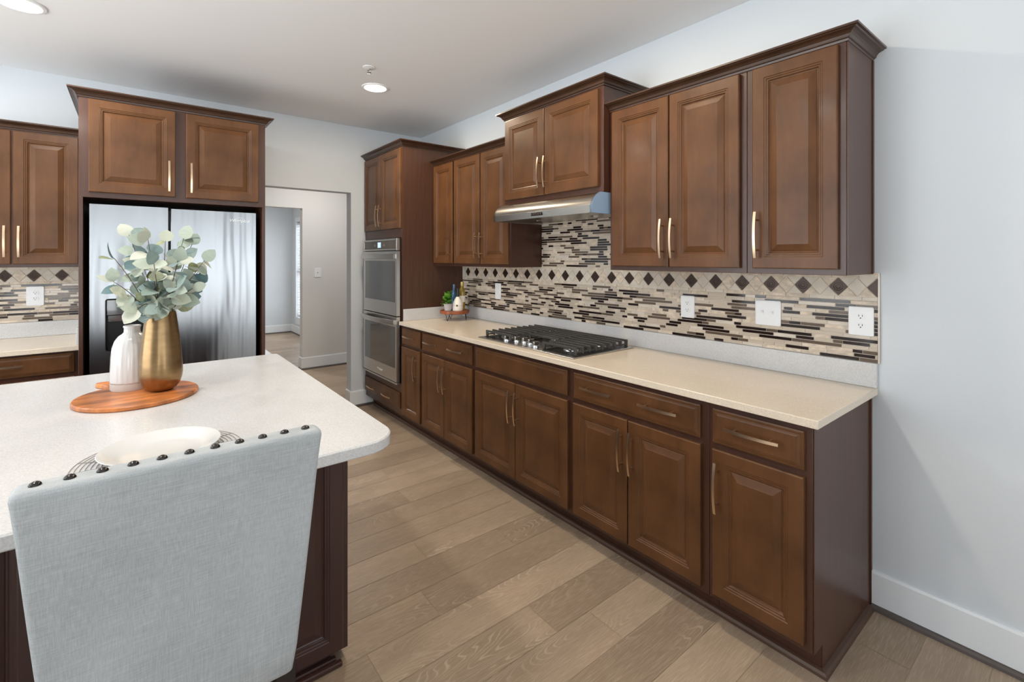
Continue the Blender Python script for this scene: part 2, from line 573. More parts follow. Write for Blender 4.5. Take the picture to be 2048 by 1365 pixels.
struct('wall_front', bm, M['wall'])


def window_frame(name, axis, c, a0, a1, z0, z1, mull):
    bm = B()

    def bar(p0, p1, q0, q1):
        if axis == 'y': box(bm, p0, p1, c - .04, c + .04, q0, q1)
        else: box(bm, c - .04, c + .04, p0, p1, q0, q1)
    t = .05
    bar(a0, a1, z0, z0 + t); bar(a0, a1, z1 - t, z1); bar(a0, a0 + t, z0 + t, z1 - t); bar(a1 - t, a1, z0 + t, z1 - t)
    for i in range(1, mull):
        x = a0 + (a1 - a0) * i / mull
        bar(x - .04, x + .04, z0 + t, z1 - t)
    return struct(name, bm, M['trim'])


for i, q in enumerate(REARW): window_frame('window_%d' % (4 + i), 'y', YB - .06, q[0], q[1], .3, 2.3, 2)
window_frame('window_2', 'x', XL - .06, -4.2, -.7, .1, 2.4, 4)  # unseen left window, added to bring more daylight into the kitchen
# hall and the room beyond it
HX, HZ = -.69, 2.103
bm = B()
box(bm, HX, 1.6, 1.95, 2.07, 0, H); box(bm, -3.2, -1.9, 1.95, 2.07, 0, H); box(bm, -1.9, HX, 1.95, 2.07, HZ, H)
struct('wall_hall', bm, M['hall'])
bm = B(); box(bm, 1.6, 1.7, .12, 2.07, 0, H); box(bm, .12, 1.7, 0, .12, 0, H); struct('wall_hall_right', bm, M['hall'])
bm = B(); box(bm, -3.3, -3.2, .12, 5.56, 0, H); struct('wall_hall_left', bm, M['hall'])
bm = B(); box(bm, -3.2, .16, 5.46, 5.56, 0, H); struct('wall_far', bm, M['wall'])
WY0, WY1, WZ0, WZ1 = 4.1, 5.1, .33, 2.15
bm = B()
box(bm, .04, .16, 2.07, WY0, 0, H); box(bm, .04, .16, WY1, 5.46, 0, H)
box(bm, .04, .16, WY0, WY1, 0, WZ0); box(bm, .04, .16, WY0, WY1, WZ1, H)
struct('wall_far_right', bm, M['wall'])
bm = B()                                            # casing and sashes of the far window
for a, b, c, d in ((WY0 - .08, WY1 + .08, WZ1, WZ1 + .08), (WY0 - .1, WY1 + .1, WZ0 - .04, WZ0), (WY0 - .06, WY1 + .06, WZ0 - .13, WZ0 - .04),
                   (WY0 - .08, WY0, WZ0, WZ1), (WY1, WY1 + .08, WZ0, WZ1)):
    box(bm, .025, .04, a, b, c, d)
for a, b, c, d in ((WY0, WY1, WZ0, WZ0 + .05), (WY0, WY1, WZ1 - .05, WZ1), (WY0, WY1, 1.19, 1.24), (WY0, WY0 + .04, WZ0, WZ1), (WY1 - .04, WY1, WZ0, WZ1)):
    box(bm, .10, .14, a, b, c, d)
struct('window_3', bm, M['trim'])
bm = B()
for i in range(36):
    z = WZ0 + .05 + i * .0488
    v = [bm.verts.new(p) for p in ((.05, WY0 + .01, z), (.05, WY1 - .01, z), (.09, WY1 - .01, z + .028), (.09, WY0 + .01, z + .028))]
    bm.faces.new(v)
o = obj('window_blind', bm, M['blind'])
md = o.modifiers.new('thickness', 'SOLIDIFY'); md.thickness = .002
tag(o, 'white slatted blind on the narrow window in the room beyond the hall', 'blind')

# baseboards with their dark shoe mouldings
BBP = [(0, 0), (.014, 0), (.014, .145), (.010, .155), (0, .155)]
SHP = [(.014, 0), (.030, 0), (.028, .010), (.022, .018), (.014, .020)]


def baseboard(name, path):
    bm = B(); sweep(bm, path, BBP, .0005); o = struct(name, bm, M['trim'])
    bm = B(); sweep(bm, path, SHP, .0005); struct('trim_1' if 'right' in name else 'trim_2', bm, M['greyshoe'])
    return o


baseboard('baseboard_right', [(0, -3.985), (0, YB)])
baseboard('baseboard_back', [(OX1, .12), (OX1, 0), (-.54, 0)])
baseboard('baseboard_hall', [(HX, 2.07), (HX, 1.95), (1.6, 1.95)])
baseboard('baseboard_far', [(-3.2, 5.46), (.04, 5.46), (.04, 2.07)])

# ---------------------------------------------------------------- joinery parts
FRAME_LOOPS = [(0, 0), (0, -.016), (.004, -.020), (.048, -.020), (.051, -.0175), (.056, -.0175), (.059, -.0145), (.064, -.0145),
               (.068, -.009), (.072, -.0075), (.074, -.009), (.098, -.0165), (.100, -.0175)]
DRAWER_LOOPS = [(0, 0), (0, -.012), (.005, -.0145), (.010, -.0145), (.012, -.017), (.018, -.018), (.022, -.020)]


def pull_mesh():
    bm = B()
    L, n = .098, 12
    rings = []
    for i in range(n + 1):
        t = -1 + 2 * i / n
        y = -.0245 - .010 * (1 - t * t)
        rings.append([(-.0055, y, t * L), (.0055, y, t * L), (.0055, y - .0055, t * L), (-.0055, y - .0055, t * L)])
    loft(bm, rings)
    for s in (-1, 1):
        tube(bm, [(0, 0, s * .064), (0, -.033, s * .064)], .0042, 10)
    me = bpy.data.meshes.new('pull')
    bmesh.ops.recalc_face_normals(bm, faces=bm.faces)
    bm.to_mesh(me); bm.free()
    me.materials.append(M['brass'])
    for p in me.polygons: p.use_smooth = True
    me.set_sharp_from_angle(angle=R(35))
    return me


PULL = pull_mesh()


def pull(parent, x, z, horiz=False):
    o = bpy.data.objects.new('handle', PULL); COL.objects.link(o)
    o.parent = parent
    o.location = (x, -.0195, z)
    if horiz: o.rotation_euler = (0, R(90), 0)
    return o


def door(parent, x0, x1, z0, z1, y, hx=None, hz=None, m='wood'):
    bm = B(); rings_panel(bm, x1 - x0, z1 - z0, FRAME_LOOPS)
    d = obj('door', bm, M[m], parent, (x0, y, z0))
    if hx is not None: pull(d, hx - x0, hz - z0)
    return d


def drawer(parent, x0, x1, z0, z1, y, hxs=(), m='wood', name='drawer', hz=None):
    bm = B(); rings_panel(bm, x1 - x0, z1 - z0, DRAWER_LOOPS)
    d = obj(name, bm, M[m], parent, (x0, y, z0))
    for h in hxs: pull(d, h - x0, (hz - z0) if hz else (z1 - z0) / 2, True)
    return d


RW = R(-90)     # things on the right wall: local x runs along the wall towards the viewer, local -y into the room


def rthing(name, label, cat, s0, z=0.0, group=None):
    return thing(name, label, cat, (0, -s0, z), RW, group)


CROWN = [(0, 0), (.005, 0), (.007, .008), (.012, .010), (.014, .014), (.017, .021), (.023, .028), (.031, .032), (.038, .034), (.041, .038), (.049, .039), (.049, .047), (0, .047)]
E2 = .0006


def wall_cabinet(label, s0, s1, z0, z1, dep, doors, dz0, dz1, group='wall cabinets on the cooktop wall', name='wall_cabinet'):
    t = rthing(name, label, 'cabinet', s0, 0, group)
    bm = B(); box(bm, E2, s1 - s0 - E2, -dep, -E2, z0, z1)
    obj('body', bm, M['frame'], t, bevel=.0015)
    for a, b, hx, hz in doors: door(t, a - s0, b - s0, dz0, dz1, -dep - .0005, hx - s0, hz)
    return t


UG = 'wall cabinets on the cooktop wall'
wall_cabinet('narrow single door wall cabinet beside the tall oven cabinet', .8395, 1.19, 1.385, 2.3, .305, [(.852, 1.172, 1.14, 1.55)], 1.408, 2.262, UG)
wall_cabinet('double door wall cabinet left of the hood, above the spice corner', 1.19, 1.938, 1.385, 2.3, .305,
             [(1.196, 1.571, 1.543, 1.55), (1.584, 1.928, 1.611, 1.55)], 1.408, 2.262, UG)
hoodcab = wall_cabinet('short raised double door cabinet right above the steel range hood', 1.94, 2.843, 1.8235, 2.44, .36,
                       [(1.966, 2.366, 2.342, 1.995), (2.373, 2.813, 2.397, 1.995)], 1.855, 2.403, UG)
wall_cabinet('double door wall cabinet between the range hood and the end cabinet', 2.845, 3.61, 1.385, 2.3, .305,
             [(2.869, 3.227, 3.200, 1.55), (3.233, 3.583, 3.260, 1.55)], 1.408, 2.265, UG)
endcab = wall_cabinet('single door wall cabinet at the bare wall end of the run', 3.61, 3.983, 1.385, 2.3, .305, [(3.64, 3.958, 3.664, 1.55)], 1.408, 2.265, UG)
bm = B(); box(bm, .3735, .3775, -.304, -.018, 1.386, 2.27); box(bm, .3735, .381, -.018, -.001, 1.386, 2.27)
obj('side_panel', bm, M['panel'], endcab)

# crown mouldings
bm = B(); sweep(bm, [(0, -1.94), (-.36, -1.94), (-.36, -2.843), (0, -2.843)], CROWN, 2.418)
bm.transform(Matrix.Rotation(R(90), 4, 'Z') @ Matrix.Translation((0, 1.94, 0)))
obj('crown', bm, M['crown'], hoodcab)


def crown_run(label, path, z):
    bm = B(); sweep(bm, path, CROWN, z)
    return tag(obj('crown_moulding', bm, M['crown']), label, 'crown moulding', 'crown mouldings')


crown_run('dark crown moulding over the wall cabinets right of the hood', [(-.3055, -2.8445), (-.3055, -3.9835), (-.0005, -3.9835)], 2.271)
crown_run('dark crown moulding over the wall cabinets left of the hood', [(-.3055, -.8392), (-.3055, -1.9385)], 2.268)

# ---------------------------------------------------------------- base cabinets
BG = 'base cabinets under the cooktop counter'


def base_cabinet(label, s0, s1, drw, doors, false=False, name='base_cabinet'):
    t = rthing(name, label, 'cabinet', s0, 0, BG)
    W = s1 - s0
    bm = B()
    box(bm, E2, W - E2, -.61, -E2, .104, .8835)
    box(bm, E2, W - E2, -.535, -E2, .0005, .104)
    obj('body', bm, M['frame'], t, bevel=.0015)
    drawer(t, drw[0] - s0, drw[1] - s0, .726, .859, -.6105, [h - s0 for h in drw[2]], name='false_front' if false else 'drawer', hz=.800)
    for a, b, hx in doors: door(t, a - s0, b - s0, .128, .702, -.6105, hx - s0, .561)
    return t


base_cabinet('narrow base cabinet with one drawer beside the tall oven cabinet', .84, 1.194, (.850, 1.176, [1.02]), [(.850, 1.176, 1.125)])
base_cabinet('base cabinet with two-handle drawer just left of the cooktop base', 1.194, 1.94, (1.213, 1.918, [1.377, 1.74]),
             [(1.213, 1.555, 1.528), (1.560, 1.922, 1.588)])
base_cabinet('wide base cabinet with plain false front directly under the cooktop', 1.94, 2.845, (1.96, 2.820, []),
             [(1.96, 2.385, 2.357), (2.390, 2.825, 2.418)], True)
base_cabinet('base cabinet with two-handle drawer just right of the cooktop base', 2.845, 3.605, (2.865, 3.572, [3.037, 3.387]),
             [(2.865, 3.212, 3.186), (3.217, 3.575, 3.245)])
eb = base_cabinet('single door base cabinet at the open end of the counter', 3.605, 3.975, (3.625, 3.952, [3.785]), [(3.625, 3.952, 3.651)])
bm = B()
box(bm, .3705, .3735, -.606, -.016, .104, .883); box(bm, .3705, .3735, -.533, -.016, .001, .104)
box(bm, .3705, .379, -.016, -.001, .001, .883)
obj('side_panel', bm, M['panel'], eb)
bm = B()
sweep(bm, [(-.5355, -.06), (-.5355, -3.979), (-.032, -3.979)], [(0, 0), (.020, 0), (.018, .010), (.012, .018), (0, .022)], .0005)
tag(obj('shoe_moulding', bm, M['shoe']), 'brown shoe moulding along the foot of the base cabinets', 'moulding')

# ---------------------------------------------------------------- countertops and backsplashes
t = rthing('countertop', 'long pale quartz countertop holding the gas cooktop', 'countertop', .8405)
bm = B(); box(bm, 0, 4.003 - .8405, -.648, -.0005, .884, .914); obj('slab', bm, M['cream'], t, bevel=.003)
bm = B(); box(bm, .0205, 4.003 - .8405, -.0205, -.0006, .9145, 1.016); obj('backsplash_strip', bm, M['quartz'], t, bevel=.002)
bm = B(); box(bm, .0, .02, -.609, -.0006, .9145, 1.016); obj('side_splash', bm, M['quartz'], t, bevel=.002)

TILE = [M['grout'], M['t_dark'], M['t_taupe'], M['t_beige'], M['t_trav'], M['t_cream'], M['t_bronze'], M['tiletrim']]


def mosaic(bm, x0, x1, z0, z1, rows):
    ph = (z1 - z0) / rows
    box(bm, x0, x1, -.0085, -.0004, z0, z1, 0)
    prev = 4
    for r in range(rows):
        x = x0 - random.uniform(0, .12)
        za, zb = z0 + r * ph + .0015, z0 + (r + 1) * ph - .0015
        while x < x1:
            k = random.choices((1, 2, 3, 4, 5), (.30, .28, .16, .21, .05))[0]
            if k == prev and k < 3: k = 3
            prev = k
            L = random.choice((.036, .05, .075, .098, .148, .148, .2) if k < 3 else (.05, .075, .098, .098, .148))
            a, b = max(x, x0) + .0014, min(x + L, x1) - .0014
            if b - a > .004: box(bm, a, b, -.0118 + (.0008 if k > 3 else 0), -.0085, za, zb, k)
            x += L


def border(bm, x0, x1, zb, zt, phase, pitch=.1395, pencil=.0165):
    """band of alternating bronze and cream diamonds between two rows of marble pencil tiles"""
    box(bm, x0, x1, -.0085, -.0004, zb, zt, 0)
    for za, zc in ((zb, zb + pencil), (zt - pencil, zt)):
        x = x0 - random.uniform(0, .1)
        while x < x1:
            a, b = max(x, x0) + .0008, min(x + .1, x1) - .0008
            if b - a > .004: box(bm, a, b, -.0116, -.0085, za + .0008, zc - .0008, random.choice((4, 4, 5)))
            x += .1
    za, zc = zb + pencil + .0008, zt - pencil - .0008
    zm, hh = (za + zc) / 2, (zc - za) / 2
    hw = pitch / 4

    def poly(pts, k, y=-.0114):
        # clip against the two ends of the band
        def clip(ps, xc, sgn):
            out = []
            for (ax, az), (bx, bz) in zip(ps, ps[1:] + ps[:1]):
                ia, ib = sgn * (ax - xc) >= 0, sgn * (bx - xc) >= 0
                if ia: out.append((ax, az))
                if ia != ib:
                    q = (xc - ax) / (bx - ax); out.append((xc, az + (bz - az) * q))
            return out
        pts = clip(pts, x0 + .001, 1)
        if len(pts) > 2: pts = clip(pts, x1 - .001, -1)
        if len(pts) < 3: return
        a = [bm.verts.new((x, -.0085, z)) for x, z in pts]; b = [bm.verts.new((x, y, z)) for x, z in pts]
        n = len(pts)
        for i in range(n): bm.faces.new((a[i], a[(i + 1) % n], b[(i + 1) % n], b[i])).material_index = k
        bm.faces.new(b).material_index = k
    n0 = int((x0 - phase) / pitch) - 2
    for i in range(2 * n0, 2 * n0 + int((x1 - x0) / hw) + 10):
        cx = phase + i * 2 * hw
        dark = i % 2 == 0
        g = .93 if not dark else 1.02
        w2 = hw * g; h2 = hh * (1.0 if not dark else .98)
        poly([(cx - w2, zm), (cx, zm - h2), (cx + w2, zm), (cx, zm + h2)], 6 if dark else random.choice((4, 5, 5)), -.0122 if dark else -.0114)
        if dark and x0 + .03 < cx < x1 - .03:
            for rr in (.017, .009):
                tube(bm, [(cx + rr * math.cos(q * math.pi / 6), -.0122, zm + rr * math.sin(q * math.pi / 6)) for q in range(13)], .0013, 5, 6)
        c2 = cx + hw
        for sg in (-1, 1):
            poly([(c2 - hw * .90, zm + sg * hh), (c2 + hw * .90, zm + sg * hh), (c2, zm + sg * hh * .10)], random.choice((4, 5, 5)))


t = rthing('tile_backsplash', 'brown and cream strip mosaic backsplash behind the gas cooktop', 'backsplash', 0)
bm = B(); mosaic(bm, .8405, 4.006, 1.0165, 1.2715, 16)
mosaic(bm, 1.9395, 2.8435, 1.3905, 1.80, 26)
obj('mosaic_field', bm, TILE, t)
bm = B(); border(bm, .8405, 4.006, 1.272, 1.3845, 4.004)
for a, b in ((1.9395, 2.8435), (3.9845, 4.006)):
    box(bm, a, b, -.0112, -.0004, 1.3847, 1.3902, 4)
obj('diamond_border', bm, TILE, t)
bm = B(); box(bm, 4.0062, 4.012, -.0128, -.0004, 1.0165, 1.3902, 0)
obj('edge_trim', bm, M['tiletrim'], t)


# wall plates
def plate_base(bm, w, h, d=.006):
    prism_pts = rrect(w / 2, h / 2, .006, 3)
    loft(bm, [[(x, 0, z) for x, z in prism_pts], [(x, -d * .6, z) for x, z in prism_pts], [(x * .96, -d, z * .97) for x, z in prism_pts]])


def outlet(label, loc, rz, w, h, kind='duplex', group='wall plates on the tiles'):
    t = thing('wall_outlet' if kind == 'duplex' else 'light_switch', label, 'outlet' if kind == 'duplex' else 'switch', loc, rz, group)
    bm = B(); plate_base(bm, w, h); obj('cover_plate', bm, M['plate'], t, smooth=True)
    if kind == 'duplex':
        for s in (-1, 1):
            bm = B()
            pts = [(x, z + s * .0195) for x, z in rrect(.0165, .0145, .012, 5)]
            loft(bm, [[(x, -.0055, z) for x, z in pts], [(x, -.0078, z) for x, z in pts]])
            r_ = obj('receptacle', bm, M['plate'], t)
            bm = B()
            for dx in (-.0062, .0062): box(bm, dx - .0011, dx + .0011, -.0082, -.0070, s * .0195 + .000, s * .0195 + .008)
            tube(bm, [(0, -.0070, s * .0195 - .006), (0, -.0082, s * .0195 - .006)], .0026, 8)
            obj('slot', bm, M['slot'], r_)
    elif kind == 'toggle':
        n = 2 if w > .09 else 1
        for i in range(n):
            dx = (i - (n - 1) / 2) * .046
            bm = B(); box(bm, dx - .0055, dx + .0055, -.008, -.0055, -.012, .012); box(bm, dx - .004, dx + .004, -.017, -.008, .0, .009)
            obj('toggle', bm, M['plate'], t, bevel=.001)
    elif kind == 'rocker':
        bm = B(); box(bm, -.0165, .0165, -.0085, -.0055, -.033, .033); obj('rocker', bm, M['plate'], t, bevel=.001)
    elif kind == 'jack':
        bm = B(); tube(bm, [(0, -.0055, 0), (0, -.012, 0)], .005, 10); obj('jack', bm, M['slot'], t)
    return t


outlet('narrow white switch plate on the tiles between oven tower and cooktop', (-.0125, -1.40, 1.175), RW, .078, .135, 'rocker')
outlet('white two-socket plate in the middle of the cooktop tiles', (-.0125, -3.147, 1.184), RW, .082, .122)
outlet('white double toggle switch plate on the tiles', (-.0125, -3.572, 1.187), RW, .118, .122, 'toggle')
outlet('white two-socket plate closest to the bare wall end of the tiles', (-.0125, -3.948, 1.186), RW, .090, .122)
outlet('white two-socket plate on the tiles left of the refrigerator', (-2.939, -.0125, 1.193), 0, .088, .132)
outlet('white wall plate on the hall wall beyond the doorway', (-.50, 1.9495, 1.262), 0, .085, .122, 'jack')

# ---------------------------------------------------------------- tall oven cabinet
TW = .8385
t = rthing('oven_cabinet', 'tall brown cabinet holding the double wall oven', 'cabinet', 0)
bm = B()
box(bm, .001, .020, -.61, -E2, .104, 2.44); box(bm, TW - .019, TW, -.61, -E2, .104, 2.44)
box(bm, .020, TW - .019, -.61, -E2, 1.633, 2.44); box(bm, .020, TW - .019, -.61, -E2, .104, .372)
box(bm, .020, TW - .019, -.03, -E2, .372, 1.633)
box(bm, .035, TW, -.535, -E2, .0005, .104)
obj('body', bm, M['panel'], t)
bm = B()
box(bm, .020, .048, -.612, -.590, .3725, 1.6325); box(bm, TW - .048, TW - .0195, -.612, -.590, .3725, 1.6325)
box(bm, .030, TW - .010, -.6115, -.6103, 1.640, 1.708)
obj('face_frame', bm, M['frame'], t)
door(t, .022, .398, 1.712, 2.403, -.6105, .370, 1.84)
door(t, .406, .820, 1.712, 2.403, -.6105, .434, 1.84)
drawer(t, .022, .808, .158, .295, -.6105, [.235, .585])
bm = B(); sweep(bm, [(-.6105, -.001), (-.6105, -TW), (0, -TW)], CROWN, 2.415)
bm.transform(Matrix.Rotation(R(90), 4, 'Z'))
obj('crown', bm, M['crown'], t)

# double wall oven
t = rthing('double_wall_oven', 'stainless steel double wall oven built into the tall cabinet', 'oven', .06)
OW = .76
bm = B(); box(bm, .004, OW - .016, -.628, -.05, .3735, 1.632); obj('chassis', bm, M['black'], t)
bm = B()
fr = .020
box(bm, .024, OW, -.66, -.6285, 1.520, 1.520 + .014); box(bm, .024, OW, -.66, -.6285, 1.622 - .014, 1.622)
box(bm, .024, .024 + fr, -.66, -.6285, 1.534, 1.608); box(bm, OW - fr, OW, -.66, -.6285, 1.534, 1.608)
cp = obj('control_panel', bm, M['oven'], t, bevel=.002)
bm = B(); box(bm, .024 + fr, OW - fr, -.6575, -.6285, 1.534, 1.608); obj('control_glass', bm, M['ctrl'], cp)
bm = B(); box(bm, .355, .425, -.6583, -.6576, 1.547, 1.596); obj('display', bm, M['screen'], cp)
for dx in (.28, .30, .48, .50):
    bm = B(); box(bm, dx, dx + .006, -.6583, -.6576, 1.56, 1.578)
    obj('touch_key', bm, M['grey_logo'], cp)


def oven_door(z0, z1, bow):
    x0, x1 = .024, OW
    bm = B()
    gx0, gx1, gz0, gz1 = x0 + .030, x1 - .030, z0 + .115, z1 - .085
    box(bm, x0, x1, -.66, -.6287, z0, gz0); box(bm, x0, x1, -.66, -.6287, gz1, z1)
    box(bm, x0, gx0, -.66, -.6287, gz0, gz1); box(bm, gx1, x1, -.66, -.6287, gz0, gz1)
    d = obj('oven_door', bm, M['oven'], t)
    bm = B(); box(bm, gx0, gx1, -.6585, -.632, gz0, gz1); obj('door_glass', bm, M['glassblk'], d)
    bm = B()
    rings = []
    n = 20
    for i in range(n + 1):
        q = -1 + 2 * i / n
        x = (x0 + x1) / 2 + q * (x1 - x0) / 2 * .985
        y = -.676 - bow * (1 - q * q)
        zc = z1 - .045
        rings.append([(x, y, zc - .021), (x, y - .010, zc - .019), (x, y - .014, zc), (x, y - .010, zc + .019), (x, y, zc + .021)])
    loft(bm, rings)
    for q in (x0 + .012, x1 - .030): box(bm, q, q + .018, -.678, -.66, z1 - .064, z1 - .026)
    obj('handle', bm, M['oven'], d, smooth=True)
    return d


oven_door(.957, 1.513, .022)
d = oven_door(.392, .948, .036)
obj_me('logo', text_mesh('Whirlpool', .030, .0004, .2), M['logo'], d, (.40, -.6604, .446), (R(90), 0, 0))
bm = B(); box(bm, .010, OW + .008, -.664, -.6285, .3735, .387); obj('bottom_trim', bm, M['oven'], t, bevel=.002)

# ---------------------------------------------------------------- range hood
t = rthing('range_hood', 'stainless steel under-cabinet range hood above the cooktop', 'range hood', 1.9445)
HW = .8965
bm = B()
arc = [(-.378 - .078 * (1 - (1 - q) ** 1.7), 1.822 - .078 * q ** 1.35) for q in [i / 10 for i in range(11)]]
prof = [(-.0135, 1.822)] + arc + [(-.462, 1.742), (-.456, 1.702), (-.446, 1.702), (-.440, 1.722), (-.0135, 1.716)]
extrude_profile(bm, prof, 0, HW)
obj('shell', bm, M['hood'], t, smooth=True)
for x in (-.0008, HW - .012):
    bm = B()
    q = [(y, z) for y, z in prof[:-3]] + [(-.446, 1.702), (-.0135, 1.702)]
    extrude_profile(bm, q, x, x + .0128)
    obj('end_cap', bm, M['bluecap'] if x > 0 else M['hood'], t)
bm = B(); box(bm, .05, HW - .05, -.40, -.06, 1.7085, 1.7145); obj('filter', bm, M['steel'], t)
bm = B(); box(bm, .395, .50, -.4615, -.4585, 1.715, 1.734)
sp = obj('switch_panel', bm, M['black'], t)
bm = B()
for i in range(5): tube(bm, [(.408 + i * .020, -.4605, 1.7245), (.408 + i * .020, -.4665, 1.7245)], .0058, 10)
obj('button', bm, M['chrome'], sp)
for x in (.2, .7):
    bm = B(); lathe(bm, [(.0, 1.7065), (.03, 1.7065), (.033, 1.7085)], 20, (x, -.22)); obj('lamp_cover', bm, M['chrome'], t)

# ---------------------------------------------------------------- gas cooktop
t = rthing('gas_cooktop', 'black and stainless five burner gas cooktop set in the counter', 'cooktop', 1.945)
CW = .885
bm = B(); box(bm, 0, CW, -.592, -.075, .9145, .9225); obj('steel_tray', bm, M['steel'], t, bevel=.003)
bm = B()
for a, b in ((.028, .270), (.305, .580), (.615, .857)):
    box(bm, a, b, -.555 if a != .305 else -.40, -.092, .9228, .9242)
obj('black_pan', bm, M['black'], t)


def grate(a, b, y0, y1):
    bm = B()
    zt = .966
    for x in (a, b - .014): box(bm, x, x + .012, y0, y1, .934, .942)
    n = max(4, round((y1 - y0) / .054))
    for i in range(n + 1):
        y = y0 + .006 + (y1 - y0 - .012) * i / n
        box(bm, a - .004, b + .004, y - .0052, y + .0052, .953, zt)
        for x in (a - .004, b - .018): box(bm, x, x + .022, y - .0045, y + .0045, .930, .9572)
    for x in (a, b - .014):
        for y in (y0, y1 - .014): box(bm, x, x + .014, y, y + .014, .9228, .940)
    xm = (a + b) / 2
    box(bm, xm - .005, xm + .005, y0, y1, .951, .9572)
    return obj('grate', bm, M['iron'], t, bevel=.0015, seg=1)


grate(.026, .290, -.545, -.100); grate(.305, .580, -.405, -.100); grate(.595, .859, -.545, -.100)
for bx, by, br in ((.155, -.44, .042), (.155, -.20, .034), (.4425, -.25, .05), (.73, -.44, .036), (.73, -.20, .042)):
    bm = B(); lathe(bm, [(br + .016, .9243), (br + .014, .930), (br, .934), (br, .938)], 28, (bx, by))
    bu = obj('burner', bm, M['chrome'], t, smooth=True)
    bm = B(); lathe(bm, [(br - .004, .938), (br - .002, .944), (br - .010, .9465), (.004, .947)], 28, (bx, by)); obj('burner_cap', bm, M['iron'], bu, smooth=True)
for kx, ky in ((.256, -.545), (.322, -.515), (.388, -.505), (.455, -.515), (.535, -.545)):
    bm = B(); lathe(bm, [(.021, .9228), (.021, .930), (.018, .936), (.016, .9365)], 24, (kx, ky))
    kb = obj('knob', bm, M['chrome'], t, smooth=True)
    bm = B(); box(bm, kx - .008, kx + .008, ky - .020, ky + .020, .9366, .958); obj('knob_grip', bm, M['steel'], kb, bevel=.003)

# ---------------------------------------------------------------- refrigerator wall
FX0, FX1, FY = -2.668, -1.665, -.79
t = thing('refrigerator_cabinet', 'tall brown surround with double door cabinet over the refrigerator', 'cabinet', (FX0, 0, 0))
FWd = FX1 - FX0
bm = B()
box(bm, 0, .020, FY, -E2, .0005, 1.818); box(bm, FWd - .020, FWd, FY, -E2, .0005, 1.818)
box(bm, 0, FWd, FY, -E2, 1.818, 2.44)
obj('body', bm, M['frame'], t, bevel=.0015)
door(t, .045, .470, 1.850, 2.408, FY - .0005, .436, 1.98)
door(t, .528, .957, 1.850, 2.408, FY - .0005, .555, 1.98)
bm = B(); sweep(bm, [(0, -.002), (0, FY - .0004), (FWd, FY - .0004), (FWd, -.002)], CROWN, 2.415)
obj('crown', bm, M['crown'], t)

RX0, RX1, RY, RT = -2.622, -1.712, -.745, 1.783
t = thing('refrigerator', 'stainless side-by-side refrigerator with black ice dispenser', 'refrigerator', (RX0, 0, 0))
RWd = RX1 - RX0
bm = B(); box(bm, .006, RWd - .006, RY + .065, -.03, .0005, RT - .02); obj('cabinet', bm, M['black'], t)


def fridge_door(x0, x1, holes=None):
    bm = B()
    y0, y1 = RY, RY + .06
    if holes:
        hx0, hx1, hz0, hz1 = holes
        box(bm, x0, x1, y0, y1, .06, hz0); box(bm, x0, x1, y0, y1, hz1, RT)
        box(bm, x0, hx0, y0, y1, hz0, hz1); box(bm, hx1, x1, y0, y1, hz0, hz1)
        return obj('door', bm, M['fridge'], t)
    box(bm, x0, x1, y0, y1, .06, RT)
    return obj('door', bm, M['fridge'], t, bevel=.006)


DX0, DX1, DZ0, DZ1 = .077, .300, .880, 1.196
ld = fridge_door(0, .388, (DX0, DX1, DZ0, DZ1))
rd = fridge_door(.401, RWd)
bm = B()
pts = [((DX0 + DX1) / 2 + x, (DZ0 + DZ1) / 2 + z) for x, z in rrect((DX1 - DX0) / 2 + .004, (DZ1 - DZ0) / 2 + .004, .014, 4)]
pin = [((DX0 + DX1) / 2 + x, (DZ0 + DZ1) / 2 + z) for x, z in rrect((DX1 - DX0) / 2, (DZ1 - DZ0) / 2, .012, 4)]
a = [[bm.verts.new((x, y, z)) for x, z in p] for p, y in ((pts, RY), (pts, RY - .003), (pin, RY - .003), (pin, RY + .05))]
for p, q in zip(a, a[1:]):
    for k in range(len(p)): bm.faces.new((p[k], p[(k + 1) % len(p)], q[(k + 1) % len(p)], q[k]))
bm.faces.new(a[-1])
dp = obj('dispenser', bm, M['black'], ld)
bm = B(); box(bm, DX0 + .002, DX1 - .002, RY - .002, RY + .02, 1.096, DZ1 - .002); obj('dispenser_panel', bm, M['glassblk'], dp, bevel=.004)
bm = B(); box(bm, DX0 + .010, DX1 - .010, RY + .004, RY + .03, 1.058, 1.094)
obj('dispenser_shelf', bm, M['glassblk'], dp)
bm = B(); box(bm, DX0 + .075, DX0 + .150, RY - .004, RY + .02, 1.064, 1.098); obj('dispenser_lever', bm, M['steel'], dp, bevel=.003)
bm = B()
for x, z in ((.135, 1.150), (.150, 1.150), (.143, 1.158), (.143, 1.137), (.165, 1.137), (.180, 1.15), (.190, 1.15)):
    box(bm, x, x + .008, RY - .0028, RY - .002, z, z + .004)
obj('dispenser_icons', bm, M['grey_logo'], dp)
bm = B(); box(bm, DX0 + .01, DX1 - .01, RY - .002, RY + .045, .882, .892); obj('drip_tray', bm, M['black'], dp)
lg = obj_me('logo', text_mesh('Whirlpool', .030, .0004, .15), M['logo'], rd, (.800, RY - .0006, 1.718), (R(90), 0, 0))
bm = B(); tube(bm, [(.80 + .032 * math.cos(q * .42 - .4), RY - .0005, 1.716 + .024 * math.sin(q * .42 - .4)) for q in range(14)], .0012, 5)
obj('logo_swoosh', bm, M['logo'], lg)
lg.children[0].parent = rd

